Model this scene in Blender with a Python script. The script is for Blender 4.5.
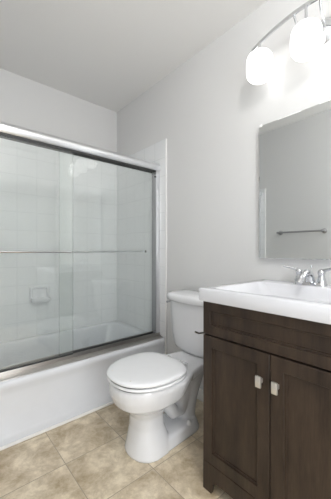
import bpy, bmesh, math
from mathutils import Vector, Matrix
PI = math.pi
for o in list(bpy.data.objects): bpy.data.objects.remove(o)
S = bpy.context.scene
COL = S.collection

# ------------------------------------------------------------------ camera
cam_d = bpy.data.cameras.new('camera'); cam = bpy.data.objects.new('camera', cam_d); COL.objects.link(cam)
FPX = 271.6
cam_d.sensor_fit = 'VERTICAL'; cam_d.sensor_height = 24.0; cam_d.lens = 24.0 * FPX / 499.0
cam_d.shift_y = 1.0 / 499.0
cam_d.clip_start = 0.02
cam.location = (0, 0, 1.08); cam.rotation_euler = (PI/2, 0, -math.radians(40.8))
S.camera = cam

# ------------------------------------------------------------------ world, light, exposure
w = bpy.data.worlds.new('world'); S.world = w; w.use_nodes = True
bg = w.node_tree.nodes['Background']; bg.inputs[0].default_value = (0.95, 0.97, 1.0, 1); bg.inputs[1].default_value = 1.0
def area(name, loc, rot, sx, sy, power, col):
    l = bpy.data.lights.new(name, 'AREA'); l.shape = 'RECTANGLE'; l.size = sx; l.size_y = sy; l.energy = power; l.color = col
    o = bpy.data.objects.new(name, l); COL.objects.link(o); o.location = loc; o.rotation_euler = rot; return o
area('doorway_fill', (0.20, -0.87, 1.10), (PI/2, 0, 0), 0.6, 1.9, 24, (0.95, 0.98, 1.0))  # added fill light just outside the doorway, out of view
FILL_GLOBE_STRENGTH = 52.0  # glow of the added, unseen fill globe
LAMP_STRENGTH = 1.75
S.view_settings.view_transform = 'Standard'; S.view_settings.look = 'None'
S.view_settings.gamma = 1.0; S.view_settings.use_curve_mapping = False
S.view_settings.exposure = 0.0

# ------------------------------------------------------------------ materials
def mat(name, col, rough=0.5, metal=0.0, spec=0.5, coat=0.0, bump=None, emis=None):
    m = bpy.data.materials.new(name); m.use_nodes = True; b = m.node_tree.nodes['Principled BSDF']
    b.inputs['Base Color'].default_value = (*col, 1); b.inputs['Roughness'].default_value = rough
    b.inputs['Metallic'].default_value = metal; b.inputs['Specular IOR Level'].default_value = spec
    b.inputs['Coat Weight'].default_value = coat; b.inputs['Coat Roughness'].default_value = 0.05
    nt = m.node_tree
    tc = nt.nodes.new('ShaderNodeTexCoord')
    sc, amt, var = bump if bump else (18.0, 0.0, 0.02)
    n = nt.nodes.new('ShaderNodeTexNoise'); n.inputs['Scale'].default_value = sc; n.inputs['Detail'].default_value = 3
    nt.links.new(tc.outputs['Object'], n.inputs['Vector'])
    r = nt.nodes.new('ShaderNodeMix'); r.data_type = 'RGBA'
    r.inputs[6].default_value = (*[c*(1-var) for c in col], 1); r.inputs[7].default_value = (*[min(1, c*(1+var)) for c in col], 1)
    nt.links.new(n.outputs['Fac'], r.inputs[0]); nt.links.new(r.outputs[2], b.inputs['Base Color'])
    if amt:
        bp = nt.nodes.new('ShaderNodeBump'); bp.inputs['Strength'].default_value = amt; bp.inputs['Distance'].default_value = 0.002
        nt.links.new(n.outputs['Fac'], bp.inputs['Height']); nt.links.new(bp.outputs[0], b.inputs['Normal'])
    if emis:
        b.inputs['Emission Color'].default_value = (*emis[0], 1); b.inputs['Emission Strength'].default_value = emis[1]
    return m

M = {}
M['wall'] = mat('wall_paint', (0.65, 0.649, 0.645), 0.45, bump=(180, 0.06, 0.01))
M['ceiling'] = mat('ceiling_paint', (0.80, 0.79, 0.775), 0.7, bump=(180, 0.05, 0.01))
M['trim'] = mat('white_trim_paint', (0.80, 0.80, 0.79), 0.35)
M['porcelain'] = mat('porcelain', (0.76, 0.765, 0.785), 0.10, coat=0.4)
M['seat'] = mat('seat_plastic', (0.82, 0.825, 0.84), 0.22)
M['tub'] = mat('tub_enamel', (0.71, 0.725, 0.755), 0.14, coat=0.3)
M['marble'] = mat('cultured_marble', (0.65, 0.655, 0.685), 0.10, coat=0.2)
M['chrome'] = mat('chrome', (0.64, 0.65, 0.67), 0.07, metal=1.0)
M['alum'] = mat('satin_aluminium', (0.80, 0.81, 0.83), 0.30, metal=1.0)
M['nickel'] = mat('satin_nickel', (0.74, 0.72, 0.68), 0.38, metal=0.85)
M['track'] = mat('aged_aluminium', (0.50, 0.48, 0.46), 0.30, metal=1.0)
M['gasket_shade'] = mat('black_gasket_and_gap_shade', (0.03, 0.03, 0.03), 0.5)  # black for seals, and for shade painted into the toilet seat gaps
M['mirror'] = mat('mirror_silver', (0.86, 0.88, 0.88), 0.0, metal=1.0, bump=(5, 0, 0.0))
M['caulk'] = mat('white_caulk', (0.88, 0.87, 0.85), 0.5)
M['brush'] = mat('brushed_steel', (0.42, 0.42, 0.43), 0.3, metal=1.0)
M['shade'] = mat('opal_glass', (0.9, 0.9, 0.9), 0.2, emis=((1.0, 0.985, 0.96), LAMP_STRENGTH))
M['globe'] = mat('fill_globe', (0.9, 0.9, 0.9), 0.2, emis=((1.0, 0.99, 0.98), FILL_GLOBE_STRENGTH))
M['glass_edge'] = mat('polished_glass_edge', (0.09, 0.13, 0.12), 0.15)
M['drain'] = mat('drain_metal', (0.5, 0.5, 0.5), 0.2, metal=1.0)

def wood():
    m = bpy.data.materials.new('espresso_wood'); m.use_nodes = True; nt = m.node_tree; b = nt.nodes['Principled BSDF']
    tc = nt.nodes.new('ShaderNodeTexCoord'); mp = nt.nodes.new('ShaderNodeMapping')
    mp.inputs['Scale'].default_value = (6, 6, 1.2)
    nt.links.new(tc.outputs['Object'], mp.inputs['Vector'])
    n = nt.nodes.new('ShaderNodeTexNoise'); n.inputs['Scale'].default_value = 3.0; n.inputs['Detail'].default_value = 8; n.inputs['Roughness'].default_value = 0.65
    nt.links.new(mp.outputs[0], n.inputs['Vector'])
    mp2 = nt.nodes.new('ShaderNodeMapping'); mp2.inputs['Scale'].default_value = (60, 60, 4)
    nt.links.new(tc.outputs['Object'], mp2.inputs['Vector'])
    n2 = nt.nodes.new('ShaderNodeTexNoise'); n2.inputs['Scale'].default_value = 4.0; n2.inputs['Detail'].default_value = 4
    nt.links.new(mp2.outputs[0], n2.inputs['Vector'])
    ad = nt.nodes.new('ShaderNodeMath'); ad.operation = 'MULTIPLY_ADD'; ad.inputs[1].default_value = 0.35
    nt.links.new(n2.outputs['Fac'], ad.inputs[0]); nt.links.new(n.outputs['Fac'], ad.inputs[2])
    cr = nt.nodes.new('ShaderNodeValToRGB'); e = cr.color_ramp.elements
    e[0].position = 0.42; e[0].color = (0.014, 0.0095, 0.007, 1); e[1].position = 0.95; e[1].color = (0.062, 0.041, 0.028, 1)
    nt.links.new(ad.outputs[0], cr.inputs[0]); nt.links.new(cr.outputs[0], b.inputs['Base Color'])
    b.inputs['Roughness'].default_value = 0.36; b.inputs['Specular IOR Level'].default_value = 0.35
    return m
M['wood'] = wood()

def tile(name, c1, c2, grout, tw, th, mortar, org, plane, rough, mottled=False):
    m = bpy.data.materials.new(name); m.use_nodes = True; nt = m.node_tree; b = nt.nodes['Principled BSDF']
    tc = nt.nodes.new('ShaderNodeNewGeometry'); sp = nt.nodes.new('ShaderNodeSeparateXYZ'); cb = nt.nodes.new('ShaderNodeCombineXYZ')
    nt.links.new(tc.outputs['Position'], sp.inputs[0])
    for k, ax in enumerate(plane): nt.links.new(sp.outputs['XYZ'.index(ax)], cb.inputs[k])
    mp = nt.nodes.new('ShaderNodeMapping'); mp.inputs['Location'].default_value = (-org[0], -org[1], 0)
    nt.links.new(cb.outputs[0], mp.inputs['Vector'])
    br = nt.nodes.new('ShaderNodeTexBrick'); br.offset = 0; br.squash = 1
    br.inputs['Scale'].default_value = 1; br.inputs['Brick Width'].default_value = tw; br.inputs['Row Height'].default_value = th
    br.inputs['Mortar Size'].default_value = mortar; br.inputs['Mortar Smooth'].default_value = 0.3; br.inputs['Bias'].default_value = 0
    nt.links.new(mp.outputs[0], br.inputs['Vector'])
    br.inputs['Mortar'].default_value = (*grout, 1)
    if mottled:
        br.inputs['Color1'].default_value = (0, 0, 0, 1); br.inputs['Color2'].default_value = (1, 1, 1, 1)
        offs = nt.nodes.new('ShaderNodeVectorMath'); offs.operation = 'MULTIPLY_ADD'
        offs.inputs[1].default_value = (3.1, 2.3, 1.7)
        nt.links.new(br.outputs['Color'], offs.inputs[0]); nt.links.new(tc.outputs['Position'], offs.inputs[2])
        n = nt.nodes.new('ShaderNodeTexNoise'); n.inputs['Scale'].default_value = 7.0; n.inputs['Detail'].default_value = 10
        n.inputs['Roughness'].default_value = 0.72; n.inputs['Distortion'].default_value = 0.25
        nt.links.new(offs.outputs[0], n.inputs['Vector'])
        cr = nt.nodes.new('ShaderNodeValToRGB'); e = cr.color_ramp.elements
        e[0].position = 0.34; e[0].color = (*c1, 1); e[1].position = 0.62; e[1].color = (*c2, 1)
        x = cr.color_ramp.elements.new(0.48); x.color = (*[(p*0.55+q*0.45) for p, q in zip(c1, c2)], 1)
        nt.links.new(n.outputs['Fac'], cr.inputs[0])
        mx = nt.nodes.new('ShaderNodeMix'); mx.data_type = 'RGBA'; mx.inputs[7].default_value = (*grout, 1)
        nt.links.new(br.outputs['Fac'], mx.inputs[0]); nt.links.new(cr.outputs[0], mx.inputs[6])
        nt.links.new(mx.outputs[2], b.inputs['Base Color'])
    else:
        br.inputs['Color1'].default_value = (*c1, 1); br.inputs['Color2'].default_value = (*c2, 1)
        nt.links.new(br.outputs['Color'], b.inputs['Base Color'])
    inv = nt.nodes.new('ShaderNodeMath'); inv.operation = 'SUBTRACT'; inv.inputs[0].default_value = 1
    nt.links.new(br.outputs['Fac'], inv.inputs[1])
    bp = nt.nodes.new('ShaderNodeBump'); bp.inputs['Strength'].default_value = 0.5; bp.inputs['Distance'].default_value = 0.0015
    nt.links.new(inv.outputs[0], bp.inputs['Height']); nt.links.new(bp.outputs[0], b.inputs['Normal'])
    b.inputs['Roughness'].default_value = rough
    return m
M['floor'] = tile('travertine_tile', (0.37, 0.28, 0.165), (0.80, 0.70, 0.54), (0.36, 0.30, 0.22), 0.318, 0.312, 0.0022, (0.515, 1.370), 'XYZ', 0.33, True)
WT = ((0.76, 0.775, 0.785), (0.78, 0.79, 0.80), (0.61, 0.63, 0.64))
M['tile_back'] = tile('white_tile_back', *WT, 0.152, 0.152, 0.0016, (0.533, 2.006-0.152*20), 'XZY', 0.12)
M['tile_side'] = tile('white_tile_side', *WT, 0.152, 0.152, 0.0016, (1.690, 2.006-0.152*20), 'YZX', 0.12)

def glass():
    m = bpy.data.materials.new('shower_glass'); m.use_nodes = True; nt = m.node_tree
    nt.nodes.remove(nt.nodes['Principled BSDF']); out = nt.nodes['Material Output']
    tr = nt.nodes.new('ShaderNodeBsdfTransparent'); tr.inputs[0].default_value = (0.972, 0.985, 0.978, 1)
    di = nt.nodes.new('ShaderNodeBsdfDiffuse'); di.inputs[0].default_value = (0.8, 0.83, 0.82, 1)
    gl = nt.nodes.new('ShaderNodeBsdfGlossy'); gl.inputs['Roughness'].default_value = 0.03
    lw = nt.nodes.new('ShaderNodeLayerWeight'); lw.inputs[0].default_value = 0.5
    pw = nt.nodes.new('ShaderNodeMath'); pw.operation = 'POWER'; pw.inputs[1].default_value = 5.0
    nt.links.new(lw.outputs['Facing'], pw.inputs[0])
    fr = nt.nodes.new('ShaderNodeMath'); fr.operation = 'MULTIPLY_ADD'; fr.inputs[1].default_value = 0.94; fr.inputs[2].default_value = 0.055
    nt.links.new(pw.outputs[0], fr.inputs[0])
    m0 = nt.nodes.new('ShaderNodeMixShader'); m0.inputs[0].default_value = 0.045
    m1 = nt.nodes.new('ShaderNodeMixShader')
    nt.links.new(tr.outputs[0], m0.inputs[1]); nt.links.new(di.outputs[0], m0.inputs[2])
    nt.links.new(fr.outputs[0], m1.inputs[0]); nt.links.new(m0.outputs[0], m1.inputs[1]); nt.links.new(gl.outputs[0], m1.inputs[2])
    nt.links.new(m1.outputs[0], out.inputs[0]); return m
M['glass'] = glass()

# ------------------------------------------------------------------ mesh helpers
class MB:
    def __init__(s): s.bm = bmesh.new()
    def box(s, lo, hi, bev=0.0, seg=2):
        r = bmesh.ops.create_cube(s.bm, size=1.0); vs = r['verts']
        for v in vs:
            v.co = Vector([lo[k] + (v.co[k] + 0.5)*(hi[k]-lo[k]) for k in range(3)])
        if bev:
            es = list({e for v in vs for e in v.link_edges})
            bmesh.ops.bevel(s.bm, geom=es, offset=bev, segments=seg, affect='EDGES', profile=0.5)
        return s
    def loft(s, rings, cap0=True, cap1=True):
        R = [[s.bm.verts.new(p) for p in r] for r in rings]; n = len(R[0])
        for a, b in zip(R[:-1], R[1:]):
            for i in range(n): s.bm.faces.new((a[i], a[(i+1) % n], b[(i+1) % n], b[i]))
        if cap0: s.bm.faces.new(list(reversed(R[0])))
        if cap1: s.bm.faces.new(R[-1])
        return s
    def tube(s, pts, r, n=14, cap=True):
        pts = [Vector(p) for p in pts]; rr = r if isinstance(r, (list, tuple)) else [r]*len(pts)
        rings = []; up = None
        for i, p in enumerate(pts):
            t = (pts[min(i+1, len(pts)-1)] - pts[max(i-1, 0)]).normalized()
            if up is None: up = Vector((0, 0, 1)) if abs(t.z) < 0.9 else Vector((1, 0, 0))
            a = t.cross(up).normalized(); up = a.cross(t).normalized()
            rings.append([p + (a*math.cos(2*PI*k/n) + up*math.sin(2*PI*k/n))*rr[i] for k in range(n)])
        return s.loft(rings, cap, cap)
    def lathe(s, prof, c, axis='Z', n=32, sx=1.0, sy=1.0):
        rings = []
        for r, h in prof:
            rg = []
            for k in range(n):
                a = 2*PI*k/n; p = (r*math.cos(a)*sx, r*math.sin(a)*sy, h)
                if axis == 'X': p = (p[2], p[0], p[1])
                if axis == 'Y': p = (p[1], p[2], p[0])
                rg.append(Vector(c) + Vector(p))
            rings.append(rg)
        return s.loft(rings)
    def build(s, name, m, parent=None, smooth=True, angle=40):
        bmesh.ops.recalc_face_normals(s.bm, faces=s.bm.faces)
        me = bpy.data.meshes.new(name)
        if parent is not None:
            base = parent
            off = Vector((0, 0, 0))
            while base is not None: off += base.location; base = base.parent
            bmesh.ops.translate(s.bm, vec=-off, verts=s.bm.verts)
        for f in s.bm.faces: f.smooth = smooth
        if smooth:
            for e in s.bm.edges:
                if len(e.link_faces) == 2 and e.calc_face_angle(0) > math.radians(angle): e.smooth = False
        s.bm.to_mesh(me); s.bm.free(); me.materials.append(m)
        o = bpy.data.objects.new(name, me); COL.objects.link(o)
        if parent is not None: o.parent = parent
        return o
def tag(o, label=None, cat=None, group=None, kind=None):
    if label: o['label'] = label
    if cat: o['category'] = cat
    if group: o['group'] = group
    if kind: o['kind'] = kind
    return o
def thing(name, loc, label, cat):
    o = bpy.data.objects.new(name, None); COL.objects.link(o); o.location = loc; o.empty_display_size = 0.05
    return tag(o, label, cat)
def rrect(x0, x1, y0, y1, r, z, seg=8):
    pts = []
    for cx, cy, a0 in ((x1-r, y1-r, 0), (x0+r, y1-r, 90), (x0+r, y0+r, 180), (x1-r, y0+r, 270)):
        for k in range(seg+1):
            a = math.radians(a0 + 90*k/seg); pts.append((cx + r*math.cos(a), cy + r*math.sin(a), z))
    return pts

# ------------------------------------------------------------------ setting
WX, BY, LX, FY, H = 1.476, 2.488, -0.22, -0.75, 2.527
def struct(name, mb, m, parent=None, smooth=False):
    return tag(mb.build(name, m, parent, smooth), kind='structure')
struct('floor', MB().box((LX-0.1, -2.2, -0.1), (WX+0.1, BY+0.1, 0)), M['floor'])
struct('ceiling', MB().box((LX-0.1, FY-0.1, H), (WX+0.1, BY+0.1, H+0.1)), M['ceiling'])
wr = struct('wall_right', MB().box((WX, FY-0.1, 0), (WX+0.1, BY+0.1, H)), M['wall'])
wb = struct('wall_back', MB().box((LX-0.1, BY, 0), (WX, BY+0.1, H)), M['wall'])
wl = struct('wall_left', MB().box((LX-0.1, FY-0.1, 0), (LX, BY, H)), M['wall'])
DX0, DX1, DH = -0.12, 0.68, 2.05
struct('wall_front', MB().box((LX, FY-0.1, 0), (DX0, FY, H)).box((DX1, FY-0.1, 0), (WX, FY, H)).box((DX0, FY-0.1, DH), (DX1, FY, H)), M['wall'])
struct('trim_1', MB().box((DX0-0.06, FY, 0), (DX0, FY+0.015, DH+0.06), 0.004).box((DX1, FY, 0), (DX1+0.06, FY+0.015, DH+0.06), 0.004)
       .box((DX0, FY, DH), (DX1, FY+0.015, DH+0.06), 0.004), M['trim'])
TY, TZ = 1.690, 2.006
tr_ = 0.354
struct('tile_surround', MB().box((LX, BY-0.009, tr_-0.01), (WX, BY+0.001, TZ)), M['tile_back'], wb)
struct('tile_surround', MB().box((WX-0.009, TY+0.012, 0), (WX+0.001, BY-0.009, TZ)), M['tile_side'], wr)
struct('tile_edge', MB().box((WX-0.012, TY, 0), (WX+0.001, TY+0.012, TZ), 0.004), M['trim'], wr)
struct('tile_surround', MB().box((LX-0.001, TY+0.037, 0.34), (LX+0.009, BY-0.009, 1.84)), M['tile_side'], wl)
struct('tile_edge', MB().box((LX-0.001, TY+0.025, 0.354), (LX+0.0095, TY+0.037, 1.84), 0.004), M['trim'], wl)
struct('baseboard_right', MB().box((WX-0.013, 0.83, 0), (WX+0.001, TY, 0.085), 0.004).box((WX-0.013, FY, 0), (WX+0.001, 0.20, 0.085), 0.004), M['trim'])
struct('baseboard_left', MB().box((LX-0.001, FY, 0), (LX+0.013, TY, 0.085), 0.004), M['trim'])
struct('trim_2', MB().box((LX+0.013, 1.688, 0), (WX-0.013, 1.701, 0.016), 0.003), M['caulk'])

# ------------------------------------------------------------------ bathtub
t = thing('bathtub', (0.628, 2.09, 0), 'white alcove bathtub behind the sliding glass shower doors', 'bathtub')
x0, x1, y1 = LX+0.010, WX-0.010, BY-0.010
def tr(yf, z, r=0.004): return rrect(x0, x1, yf, y1, r, z)
mb = MB()
def inner(dx, dyf, dyb, r, z): return rrect(x0+0.06+dx, x1-0.06-dx, 1.845+dyf, y1-0.055-dyb, r, z)
mb.loft([tr(1.702, 0), tr(1.702, 0.040), tr(1.706, 0.050), tr(1.716, 0.060), tr(1.717, 0.27), tr(1.716, 0.290), tr(1.709, 0.312),
         tr(1.706, 0.330), tr(1.710, 0.344), tr(1.718, 0.351), tr(1.730, 0.354),
         inner(-0.006, -0.006, -0.006, 0.10, 0.354), inner(0, 0, 0, 0.10, 0.351), inner(0.006, 0.006, 0.006, 0.10, 0.342),
         inner(0.02, 0.016, 0.012, 0.11, 0.28), inner(0.05, 0.03, 0.03, 0.12, 0.16), inner(0.09, 0.05, 0.05, 0.12, 0.09),
         inner(0.16, 0.10, 0.10, 0.12, 0.065)])
mb.build('tub_shell', M['tub'], t, angle=50)
MB().lathe([(0.0001, 0), (0.03, 0), (0.034, 0.004), (0.0001, 0.006)], (x0+0.33, 2.13, 0.065)).build('drain', M['drain'], t)

# ------------------------------------------------------------------ shower doors
t = thing('shower_door', (0.628, 1.80, 0.354), 'chrome framed sliding glass shower doors standing on the bathtub rim', 'shower door')
hx0, hx1 = LX+0.012, WX-0.012
prof = [(1.772, 1.752), (1.768, 1.758), (1.762, 1.770), (1.7585, 1.785), (1.762, 1.799), (1.771, 1.809), (1.785, 1.8135), (1.822, 1.8135), (1.836, 1.808), (1.838, 1.752)]
hz = 1.752
MB().loft([[(hx0, y, z) for y, z in prof], [(hx1, y, z) for y, z in prof]]).build('header_rail', M['alum'], t, angle=35)
g = MB().box((hx0, 1.778, 1.739), (hx1, 1.784, 1.7525)).box((hx0, 1.797, 1.739), (hx1, 1.803, 1.7525)).box((hx0, 1.829, 1.739), (hx1, 1.834, 1.7525)).build('track_seal', M['gasket_shade'], t)
MB().loft([[(x_, 1.724, 0.354), (x_, 1.726, 0.359), (x_, 1.768, 0.368), (x_, 1.838, 0.368), (x_, 1.838, 0.354)] for x_ in (hx0, hx1)]).box((hx0, 1.770, 0.364), (hx1, 1.774, 0.388), 0.001).box((hx0, 1.797, 0.364), (hx1, 1.801, 0.384), 0.001)\
    .box((hx0, 1.833, 0.364), (hx1, 1.838, 0.392), 0.001).build('bottom_track', M['track'], t)
for a, b in ((WX-0.047, WX-0.0095), (LX+0.0095, LX+0.047)):
    j = MB().box((a, 1.774, 0.366), (b, 1.834, 1.7525), 0.004).build('side_jamb', M['alum'], t)
MB().box((WX-0.052, 1.776, 0.40), (WX-0.0465, 1.828, 1.74)).build('jamb_seal', M['brush'], t)
MB().box((WX-0.066, 1.772, 1.690), (WX-0.047, 1.778, 1.703), 0.002).build('bumper', M['gasket_shade'], t)
def panel(xa, xb, y, bar, bary):
    gl = MB().box((xa, y-0.004, 0.378), (xb, y+0.004, 1.752), 0.0008, 1).build('glass_panel', M['glass'], t)
    gl.data.materials.append(M['glass_edge'])
    for f in gl.data.polygons:
        if abs(f.normal.y) < 0.5: f.material_index = 1
    MB().box((xa, y-0.008, 0.372), (xb, y+0.008, 0.392), 0.002).build('bottom_rail', M['gasket_shade'], gl)
    a, b = bar; s = 1 if bary > y else -1
    m_ = MB().tube([(a-0.012, bary, 1.072), (b+0.012, bary, 1.072)], 0.0075)
    for q in (a, b):
        m_.tube([(q, y+s*0.003, 1.072), (q, bary, 1.072)], 0.007)
        m_.lathe([(0.0001, 0), (0.012, 0), (0.012, 0.004), (0.0001, 0.005)], (q, y+0.003 if s > 0 else y-0.008, 1.072), 'Y', 20)
    m_.build('towel_bar', M['chrome'], gl)
panel(LX+0.03, 0.722, 1.788, (-0.10, 0.680), 1.745)
panel(0.640, WX-0.052, 1.816, (0.715, 1.352), 1.862)

# ------------------------------------------------------------------ soap dish
t = thing('soap_dish', (0.706, BY-0.009, 0.70), 'white ceramic soap dish set in the tiled wall over the bathtub', 'soap dish')
sy = BY-0.009
def sr(x0_, x1_, z0, z1, r, y): return [(p[0], y, p[1]) for p in rrect(x0_, x1_, z0, z1, r, 0, 5)]
MB().loft([sr(0.625, 0.787, 0.645, 0.775, 0.018, sy+0.001), sr(0.625, 0.787, 0.645, 0.775, 0.018, sy-0.012), sr(0.632, 0.780, 0.652, 0.768, 0.016, sy-0.020),
           sr(0.645, 0.767, 0.672, 0.757, 0.014, sy-0.018), sr(0.652, 0.760, 0.678, 0.750, 0.012, sy-0.004)]).build('back_plate', M['porcelain'], t, angle=50)
MB().loft([rrect(0.634, 0.778, sy-0.075, sy-0.005, 0.02, 0.648), rrect(0.628, 0.784, sy-0.085, sy-0.004, 0.025, 0.662), rrect(0.628, 0.784, sy-0.085, sy-0.004, 0.025, 0.674),
           rrect(0.638, 0.774, sy-0.075, sy-0.010, 0.02, 0.674), rrect(0.645, 0.767, sy-0.068, sy-0.014, 0.02, 0.662)]).build('tray', M['porcelain'], t, angle=50)

# ------------------------------------------------------------------ toilet
TC = 1.206
t = thing('toilet', (WX-0.1, TC, 0), 'white two piece toilet between the bathtub and the vanity cabinet', 'toilet')
def U(u, v, z): return (WX-u, TC+v, z)
def egg(uf, ub, hw, z, n=40, p=0.95, mid=0.45, pb=0.75):
    uc = ub + (uf-ub)*mid; pts = []
    for k in range(n):
        a = 2*PI*k/n; c, s = math.cos(a), math.sin(a)
        q = p if c > 0 else pb
        pts.append(U(uc + (uf-uc if c > 0 else uc-ub)*math.copysign(abs(c)**q, c), 0.018*max(0, min(1, (0.30-z)/0.08)) + hw*math.copysign(abs(s)**0.85, s), z))
    return pts
body = MB()
body.loft([egg(0.690, 0.46, 0.122, 0.0, p=0.88), egg(0.692, 0.46, 0.122, 0.012, p=0.88), egg(0.682, 0.465, 0.112, 0.06, p=0.88), egg(0.668, 0.495, 0.092, 0.14, p=0.85), egg(0.670, 0.495, 0.088, 0.20, p=0.85),
           egg(0.690, 0.470, 0.100, 0.240), egg(0.738, 0.42, 0.135, 0.270), egg(0.775, 0.37, 0.162, 0.300), egg(0.793, 0.34, 0.177, 0.345), egg(0.798, 0.32, 0.186, 0.378),
           egg(0.796, 0.31, 0.186, 0.401), egg(0.788, 0.32, 0.178, 0.408)])
def urr(ua, ub, hw, r, z): return [(WX-p[0], TC+0.010+p[1], z) for p in rrect(ua, ub, -hw, hw, r, 0, 6)]
body.loft([urr(0.215, 0.60, 0.105, 0.08, 0.0), urr(0.213, 0.60, 0.107, 0.08, 0.012), urr(0.225, 0.60, 0.098, 0.08, 0.055), urr(0.235, 0.60, 0.085, 0.07, 0.066)])
body.tube([U(0.52, 0, 0.27), U(0.45, 0, 0.20), U(0.39, 0, 0.125), U(0.335, 0, 0.12), U(0.30, 0, 0.17), U(0.285, 0, 0.24), U(0.26, 0, 0.31), U(0.24, 0, 0.36)],
          [0.05, 0.042, 0.040, 0.040, 0.040, 0.042, 0.05, 0.06], 20)
body.tube([U(0.20, 0, 0.38), U(0.215, 0, 0.30), U(0.25, 0, 0.18), U(0.27, 0, 0.10), U(0.28, 0, 0.03)], [0.085, 0.07, 0.055, 0.055, 0.06], 20)
body.tube([U(0.54, 0, 0.25), U(0.42, 0, 0.30), U(0.30, 0, 0.345)], [0.06, 0.07, 0.075], 20)
def deck(z, e=0.0): return [U(0.03+e, v, z) for v in (-0.105+e, 0, 0.105-e)] + [U(0.20, 0.115-e, z), U(0.36, 0.150-e, z), U(0.50, 0.165-e, z), U(0.50, 0, z), U(0.50, -0.165+e, z), U(0.36, -0.150+e, z), U(0.20, -0.115+e, z)]
body.loft([deck(0.345, 0.02), deck(0.365), deck(0.399), deck(0.408, 0.006)])
bo = body.build('bowl', M['porcelain'], t)
md = bo.modifiers.new('fuse', 'REMESH'); md.mode = 'VOXEL'; md.voxel_size = 0.0055; md.use_smooth_shade = True
md = bo.modifiers.new('soften', 'SMOOTH'); md.factor = 0.5; md.iterations = 5
for s in (-1, 1):
    MB().lathe([(0.016, 0), (0.016, 0.010), (0.012, 0.020), (0.005, 0.025), (0.0001, 0.026)], U(0.335, s*0.078, 0.062), n=20).build('bolt_cap', M['seat'], t)
def plate(uf, ub, hw, zs, mid=0.48, pb=0.55):
    return [egg(uf-e, ub+e, hw-e, z-0.010, 48, 1.0, mid, pb) for z, e in zs]
MB().loft(plate(0.792, 0.42, 0.173, [(0.417, 0.0), (0.4245, 0.0)])).build('seat_gap_shade', M['gasket_shade'], t)  # black plate painting the shade in the gap between bowl and seat
seat = MB().loft(plate(0.802, 0.400, 0.192, [(0.4240, 0.004), (0.426, 0.001), (0.430, 0.0), (0.436, 0.003), (0.438, 0.008)])).build('seat', M['seat'], t)
lid = MB().loft(plate(0.804, 0.398, 0.194, [(0.4455, 0.004), (0.447, 0.001), (0.454, 0.0), (0.460, 0.004), (0.4635, 0.014), (0.4655, 0.04), (0.4670, 0.08), (0.4675, 0.13)])).build('lid', M['seat'], t)
MB().loft(plate(0.796, 0.42, 0.176, [(0.4375, 0.0), (0.4460, 0.0)])).build('lid_gap_shade', M['gasket_shade'], lid)  # black plate standing in for the shade line under the lid
for s in (-1, 1):
    MB().box(U(0.435, s*0.07+0.022, 0.406), U(0.372, s*0.07-0.022, 0.431), 0.008, 3).build('hinge', M['seat'], t)
    MB().lathe([(0.0045, 0), (0.0045, 0.004), (0.0001, 0.005)], U(0.758, s*0.078, 0.4520), n=12).build('bumper', M['nickel'], lid)
def dshape(u0, uf, hw, z, bow=0.030, r=0.03, n=12):
    pts = [U(u0, -hw+0.01, z), U(u0, hw-0.01, z)]
    pts = [U(u0, hw, z)]
    m_ = []
    for k in range(n+1):
        v = hw - 2*hw*k/n; x = abs(v)/hw
        m_.append(U(uf - bow*x*x - (0.035*max(0, (x-0.80)/0.20)**2.2), v, z))
    return pts + m_ + [U(u0, -hw, z)]
MB().loft([dshape(0.044, 0.195, 0.185, 0.4045, 0.045), dshape(0.040, 0.218, 0.206, 0.418, 0.05), dshape(0.036, 0.230, 0.222, 0.445, 0.05), dshape(0.033, 0.240, 0.234, 0.54, 0.05), dshape(0.030, 0.247, 0.241, 0.745, 0.05)]).build('tank', M['porcelain'], t, angle=70)
MB().loft([dshape(0.020, 0.262, 0.250, 0.742, 0.055), dshape(0.017, 0.268, 0.257, 0.749, 0.055), dshape(0.017, 0.269, 0.258, 0.774, 0.055), dshape(0.022, 0.262, 0.252, 0.785, 0.055), dshape(0.03, 0.240, 0.232, 0.791, 0.05), dshape(0.07, 0.16, 0.17, 0.793, 0.02)]).build('tank_lid', M['porcelain'], t, angle=60)
fl = MB().lathe([(0.0001, -0.004), (0.013, -0.004), (0.013, 0.006), (0.0001, 0.008)], U(0.125, 0.240, 0.722), 'Y', 20)
fl.tube([U(0.125, 0.241, 0.722), U(0.15, 0.244, 0.721), U(0.20, 0.247, 0.717)], [0.007, 0.006, 0.008], 12)
fl.build('flush_lever', M['chrome'], t)
t.rotation_euler = (0, 0, math.radians(3.0))

# ------------------------------------------------------------------ vanity cabinet
VX, VY0, VY1 = 0.938, 0.190, 0.826     # door front plane
t = thing('vanity_cabinet', (1.21, 0.52, 0), 'dark espresso wooden vanity cabinet under the white sink top', 'cabinet')
cx0 = VX+0.018
mb = MB().box((cx0, VY0, 0.115), (WX-0.002, VY0+0.016, 0.8555)).box((cx0, VY1-0.016, 0.115), (WX-0.002, VY1, 0.8555)).box((cx0, VY0+0.016, 0.115), (cx0+0.012, VY1-0.016, 0.8555))\
    .box((WX-0.014, VY0+0.016, 0.115), (WX-0.002, VY1-0.016, 0.8555)).box((cx0+0.012, VY0+0.016, 0.115), (WX-0.014, VY1-0.016, 0.131))
mb.build('carcass', M['wood'], t)
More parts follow.
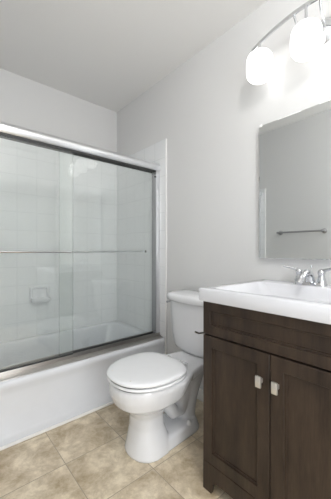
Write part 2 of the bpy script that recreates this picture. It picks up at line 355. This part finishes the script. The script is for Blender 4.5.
# skirt with a cut out toe space
def skirt():
    b = MB(); pr = [(VY0, 0), (VY0+0.045, 0), (VY0+0.055, 0.045), (VY0+0.075, 0.058), (VY1-0.075, 0.058), (VY1-0.055, 0.045), (VY1-0.045, 0), (VY1, 0), (VY1, 0.128), (VY0, 0.128)]
    b.loft([[(VX+0.003, y, z) for y, z in pr], [(cx0+0.001, y, z) for y, z in pr]])
    b.box((cx0, VY0, 0), (WX-0.002, VY0+0.016, 0.1155)); b.box((cx0, VY1-0.016, 0), (WX-0.002, VY1, 0.1155))
    b.box((VX+0.075, VY0+0.016, 0), (VX+0.09, VY1-0.016, 0.1155))
    return b.build('toe_skirt', M['wood'], t)
skirt()
def shaker(name, y0, y1, z0, z1, fw):
    def rc(e, x): return [(x, y0+e, z0+e), (x, y1-e, z0+e), (x, y1-e, z1-e), (x, y0+e, z1-e)]
    return MB().loft([rc(0, cx0), rc(0, VX+0.0015), rc(0.0015, VX), rc(fw-0.002, VX), rc(fw-0.001, VX+0.001), rc(fw, VX+0.008), rc(fw+0.006, VX+0.0085), rc(fw+0.0075, VX+0.0125)])\
        .build(name, M['wood'], t, angle=20)
shaker('drawer_front', VY0+0.003, VY1-0.002, 0.706, 0.8525, 0.041)
mid = 0.503
d1 = shaker('door', mid+0.002, VY1-0.002, 0.132, 0.6985, 0.050)
d2 = shaker('door', VY0+0.003, mid-0.002, 0.132, 0.6985, 0.050)
for d, y in ((d1, 0.536), (d2, 0.473)):
    k = MB().box((VX-0.028, y-0.011, 0.574), (VX-0.019, y+0.011, 0.616), 0.002).box((VX-0.020, y-0.006, 0.587), (VX+0.001, y+0.006, 0.603), 0.001)
    tag(k.build('handle', M['nickel'], d), 'satin nickel square pull')

# countertop with integral basin
t = thing('sink_top', (1.2, 0.52, 0.85), 'white sink top with a shallow rectangular basin on the dark cabinet', 'sink')
a0, a1, b0, b1 = 0.912, WX-0.001, 0.176, 0.830
def o_(e, z, r=0.008): return rrect(a0+e, a1-e*0.2, b0+e, b1-e, r, z, 6)
def i_(e, z, r=0.03): return rrect(0.950+e, 1.345-e*0.6, b0+0.045+e, b1-0.045-e, r, z, 6)
MB().loft([o_(0.002, 0.856), o_(0, 0.859), o_(0, 0.906), o_(0.0015, 0.910), o_(0.005, 0.912), i_(0, 0.912), i_(0.004, 0.911), i_(0.010, 0.905), i_(0.045, 0.868, 0.04), i_(0.085, 0.853, 0.05), i_(0.13, 0.8505, 0.04)])\
    .build('basin', M['marble'], t, angle=50)
MB().lathe([(0.0001, 0), (0.020, 0), (0.023, 0.003), (0.0001, 0.004)], (1.20, 0.52, 0.8505)).build('drain', M['chrome'], t)

# ------------------------------------------------------------------ faucet
FCY, FX, FZ = 0.545, 1.405, 0.912
t = thing('faucet', (FX, FCY, FZ), 'chrome two handle faucet on the back ledge of the white sink', 'faucet')
MB().loft([rrect(FX-0.026, FX+0.026, FCY-0.078, FCY+0.078, 0.025, FZ), rrect(FX-0.026, FX+0.026, FCY-0.078, FCY+0.078, 0.025, FZ+0.006), rrect(FX-0.021, FX+0.021, FCY-0.073, FCY+0.073, 0.02, FZ+0.014)])\
    .build('base_plate', M['chrome'], t)
MB().tube([(FX+0.008, FCY, FZ+0.010), (FX+0.004, FCY, FZ+0.035), (FX-0.012, FCY, FZ+0.058), (FX-0.045, FCY, FZ+0.062), (FX-0.085, FCY, FZ+0.048), (FX-0.115, FCY, FZ+0.026), (FX-0.122, FCY, FZ+0.016)],
          [0.024, 0.020, 0.018, 0.016, 0.014, 0.0125, 0.012], 18).build('spout', M['chrome'], t)
MB().tube([(FX+0.016, FCY, FZ+0.03), (FX+0.018, FCY, FZ+0.085)], 0.0025, 8).lathe([(0.0001, 0), (0.005, 0.002), (0.005, 0.008), (0.0001, 0.010)], (FX+0.018, FCY, FZ+0.084), n=12).build('lift_rod', M['chrome'], t)
for s in (-1, 1):
    y = FCY+s*0.052
    hb = MB().lathe([(0.022, 0.010), (0.021, 0.022), (0.015, 0.042), (0.014, 0.052), (0.017, 0.060), (0.016, 0.070), (0.008, 0.078), (0.0001, 0.079)], (FX, y, FZ), n=24)
    hb.build('handle_base', M['chrome'], t)
    MB().tube([(FX, y, FZ+0.068), (FX-0.004, y+s*0.02, FZ+0.076), (FX-0.012, y+s*0.05, FZ+0.084), (FX-0.018, y+s*0.072, FZ+0.088)], [0.010, 0.008, 0.0055, 0.006], 12).build('lever', M['chrome'], t)

# ------------------------------------------------------------------ paper holder on vanity side
t = thing('toilet_paper_holder', (0.985, VY1, 0.69), 'small empty chrome toilet paper holder on the side of the dark cabinet', 'toilet paper holder')
pz = 0.684
MB().lathe([(0.0001, -0.001), (0.018, -0.001), (0.018, 0.004), (0.010, 0.008), (0.0001, 0.009)], (1.02, VY1-0.001, pz), 'Y', 24).build('wall_plate', M['chrome'], t)
MB().tube([(1.02, VY1+0.006, pz-0.004), (1.02, VY1+0.050, pz-0.006), (1.005, VY1+0.063, pz-0.006), (0.98, VY1+0.065, pz-0.004), (0.965, VY1+0.067, pz+0.003), (0.960, VY1+0.070, pz+0.006)], 0.005, 12).build('arm', M['chrome'], t)

# ------------------------------------------------------------------ mirror
t = thing('wall_mirror', (WX-0.02, 0.52, 1.02), 'frameless rectangular mirror on the wall above the sink', 'mirror')
my0, my1, mz0, mz1, mx = 0.19, 0.838, 1.036, 1.800, WX-0.034
def mr(e, x): return [(x, my0+e, mz0+e), (x, my1-e, mz0+e), (x, my1-e, mz1-e), (x, my0+e, mz1-e)]
MB().loft([mr(0, WX-0.001), mr(0, mx+0.0045)]).build('backing', M['alum'], t, smooth=False)
MB().loft([mr(0, mx+0.004), mr(0.0, mx+0.001), mr(0.002, mx)]).build('mirror_glass', M['mirror'], t, smooth=False)
for y in (my1-0.010, my0+0.06):
    MB().box((mx-0.004, y-0.008, mz1-0.010), (WX-0.001, y+0.008, mz1+0.006), 0.002).build('clip', M['trim'], t)

# ------------------------------------------------------------------ towel bar on the left wall, seen in the mirror
t = thing('towel_rail', (LX, 1.27, 1.285), 'brushed metal towel bar on the left wall, reflected in the mirror', 'towel bar')
MB().tube([(LX+0.065, 1.06, 1.285), (LX+0.065, 1.53, 1.285)], 0.009).build('bar', M['brush'], t)
for y in (1.06, 1.53):
    MB().lathe([(0.0001, -0.001), (0.026, -0.001), (0.026, 0.006), (0.012, 0.014), (0.010, 0.05), (0.014, 0.058), (0.014, 0.074), (0.0001, 0.078)], (LX+0.001, y, 1.285), 'X', 24).build('bracket', M['brush'], t)

# ------------------------------------------------------------------ unseen ceiling globe added as fill light, entrance side of the room
t = thing('ceiling_fill', (0.35, -0.15, H), 'added white fill globe on the ceiling near the doorway, out of view', 'fill light')
MB().lathe([(0.0001, 0.0), (0.08, 0.0), (0.08, -0.02), (0.07, -0.035), (0.0001, -0.035)], (0.35, -0.15, H+0.001)).build('pan', M['trim'], t)
MB().lathe([(0.0001, 0.124)] + [(0.125*math.sin(PI*k/16), 0.125*math.cos(PI*k/16)) for k in range(1, 16)] + [(0.0001, -0.125)], (0.35, -0.15, H-0.152)).build('globe', M['globe'], t)

# ------------------------------------------------------------------ vanity light
LY, LXX, LZ, SP = 0.543, 1.355, 2.082, 0.243
t = thing('vanity_light', (WX, LY, LZ), 'chrome arched three lamp light fixture with opal glass shades above the mirror', 'light fixture')
MB().lathe([(0.065, 0.0), (0.065, -0.006), (0.055, -0.016), (0.030, -0.030), (0.0001, -0.034)], (WX+0.001, LY-0.03, 2.165), 'X', 36).build('canopy', M['chrome'], t)
def arc(y): return 2.252 - 0.062*((y-LY)/0.29)**2
pts = [(LXX, LY-0.29+0.58*k/24, arc(LY-0.29+0.58*k/24)) for k in range(25)]
bar = MB().loft([[(x-0.004, y, z-0.009), (x+0.004, y, z-0.009), (x+0.004, y, z+0.009), (x-0.004, y, z+0.009)] for x, y, z in pts])
bar.build('arm_bar', M['chrome'], t, angle=30)
for s in (-1, 1):
    MB().tube([(WX-0.02, LY-0.03+s*0.02, 2.165), (WX-0.06, LY-0.02+s*0.04, 2.175), (WX-0.09, LY+s*0.055, 2.205), (LXX+0.003, LY+s*0.06, arc(LY+s*0.06))], 0.006, 12).build('brace', M['chrome'], t)
for k in (-1, 0, 1):
    y = LY + k*SP; zt = LZ+0.073
    MB().tube([(LXX, y, zt), (LXX, y, arc(y)+0.004)], 0.007, 14).lathe([(0.0001, 0.016), (0.012, 0.014), (0.024, 0.004), (0.026, 0.0), (0.0001, -0.002)], (LXX, y, zt), n=28).build('stem', M['chrome'], t)
    hh = 0.074; R = 0.069; pr = []
    for j in range(-8, 9):
        a = j/8; zz = hh*math.sin(a*PI/2)
        rr = R*(1-abs(math.sin(a*PI/2))**4.5*0.40) if abs(j) < 8 else 0.028
        pr.append((rr, zz))
    MB().lathe([(0.0001, -hh)] + pr + [(0.0001, hh)], (LXX, y, LZ), n=40).build('lamp_shade', M['shade'], t)
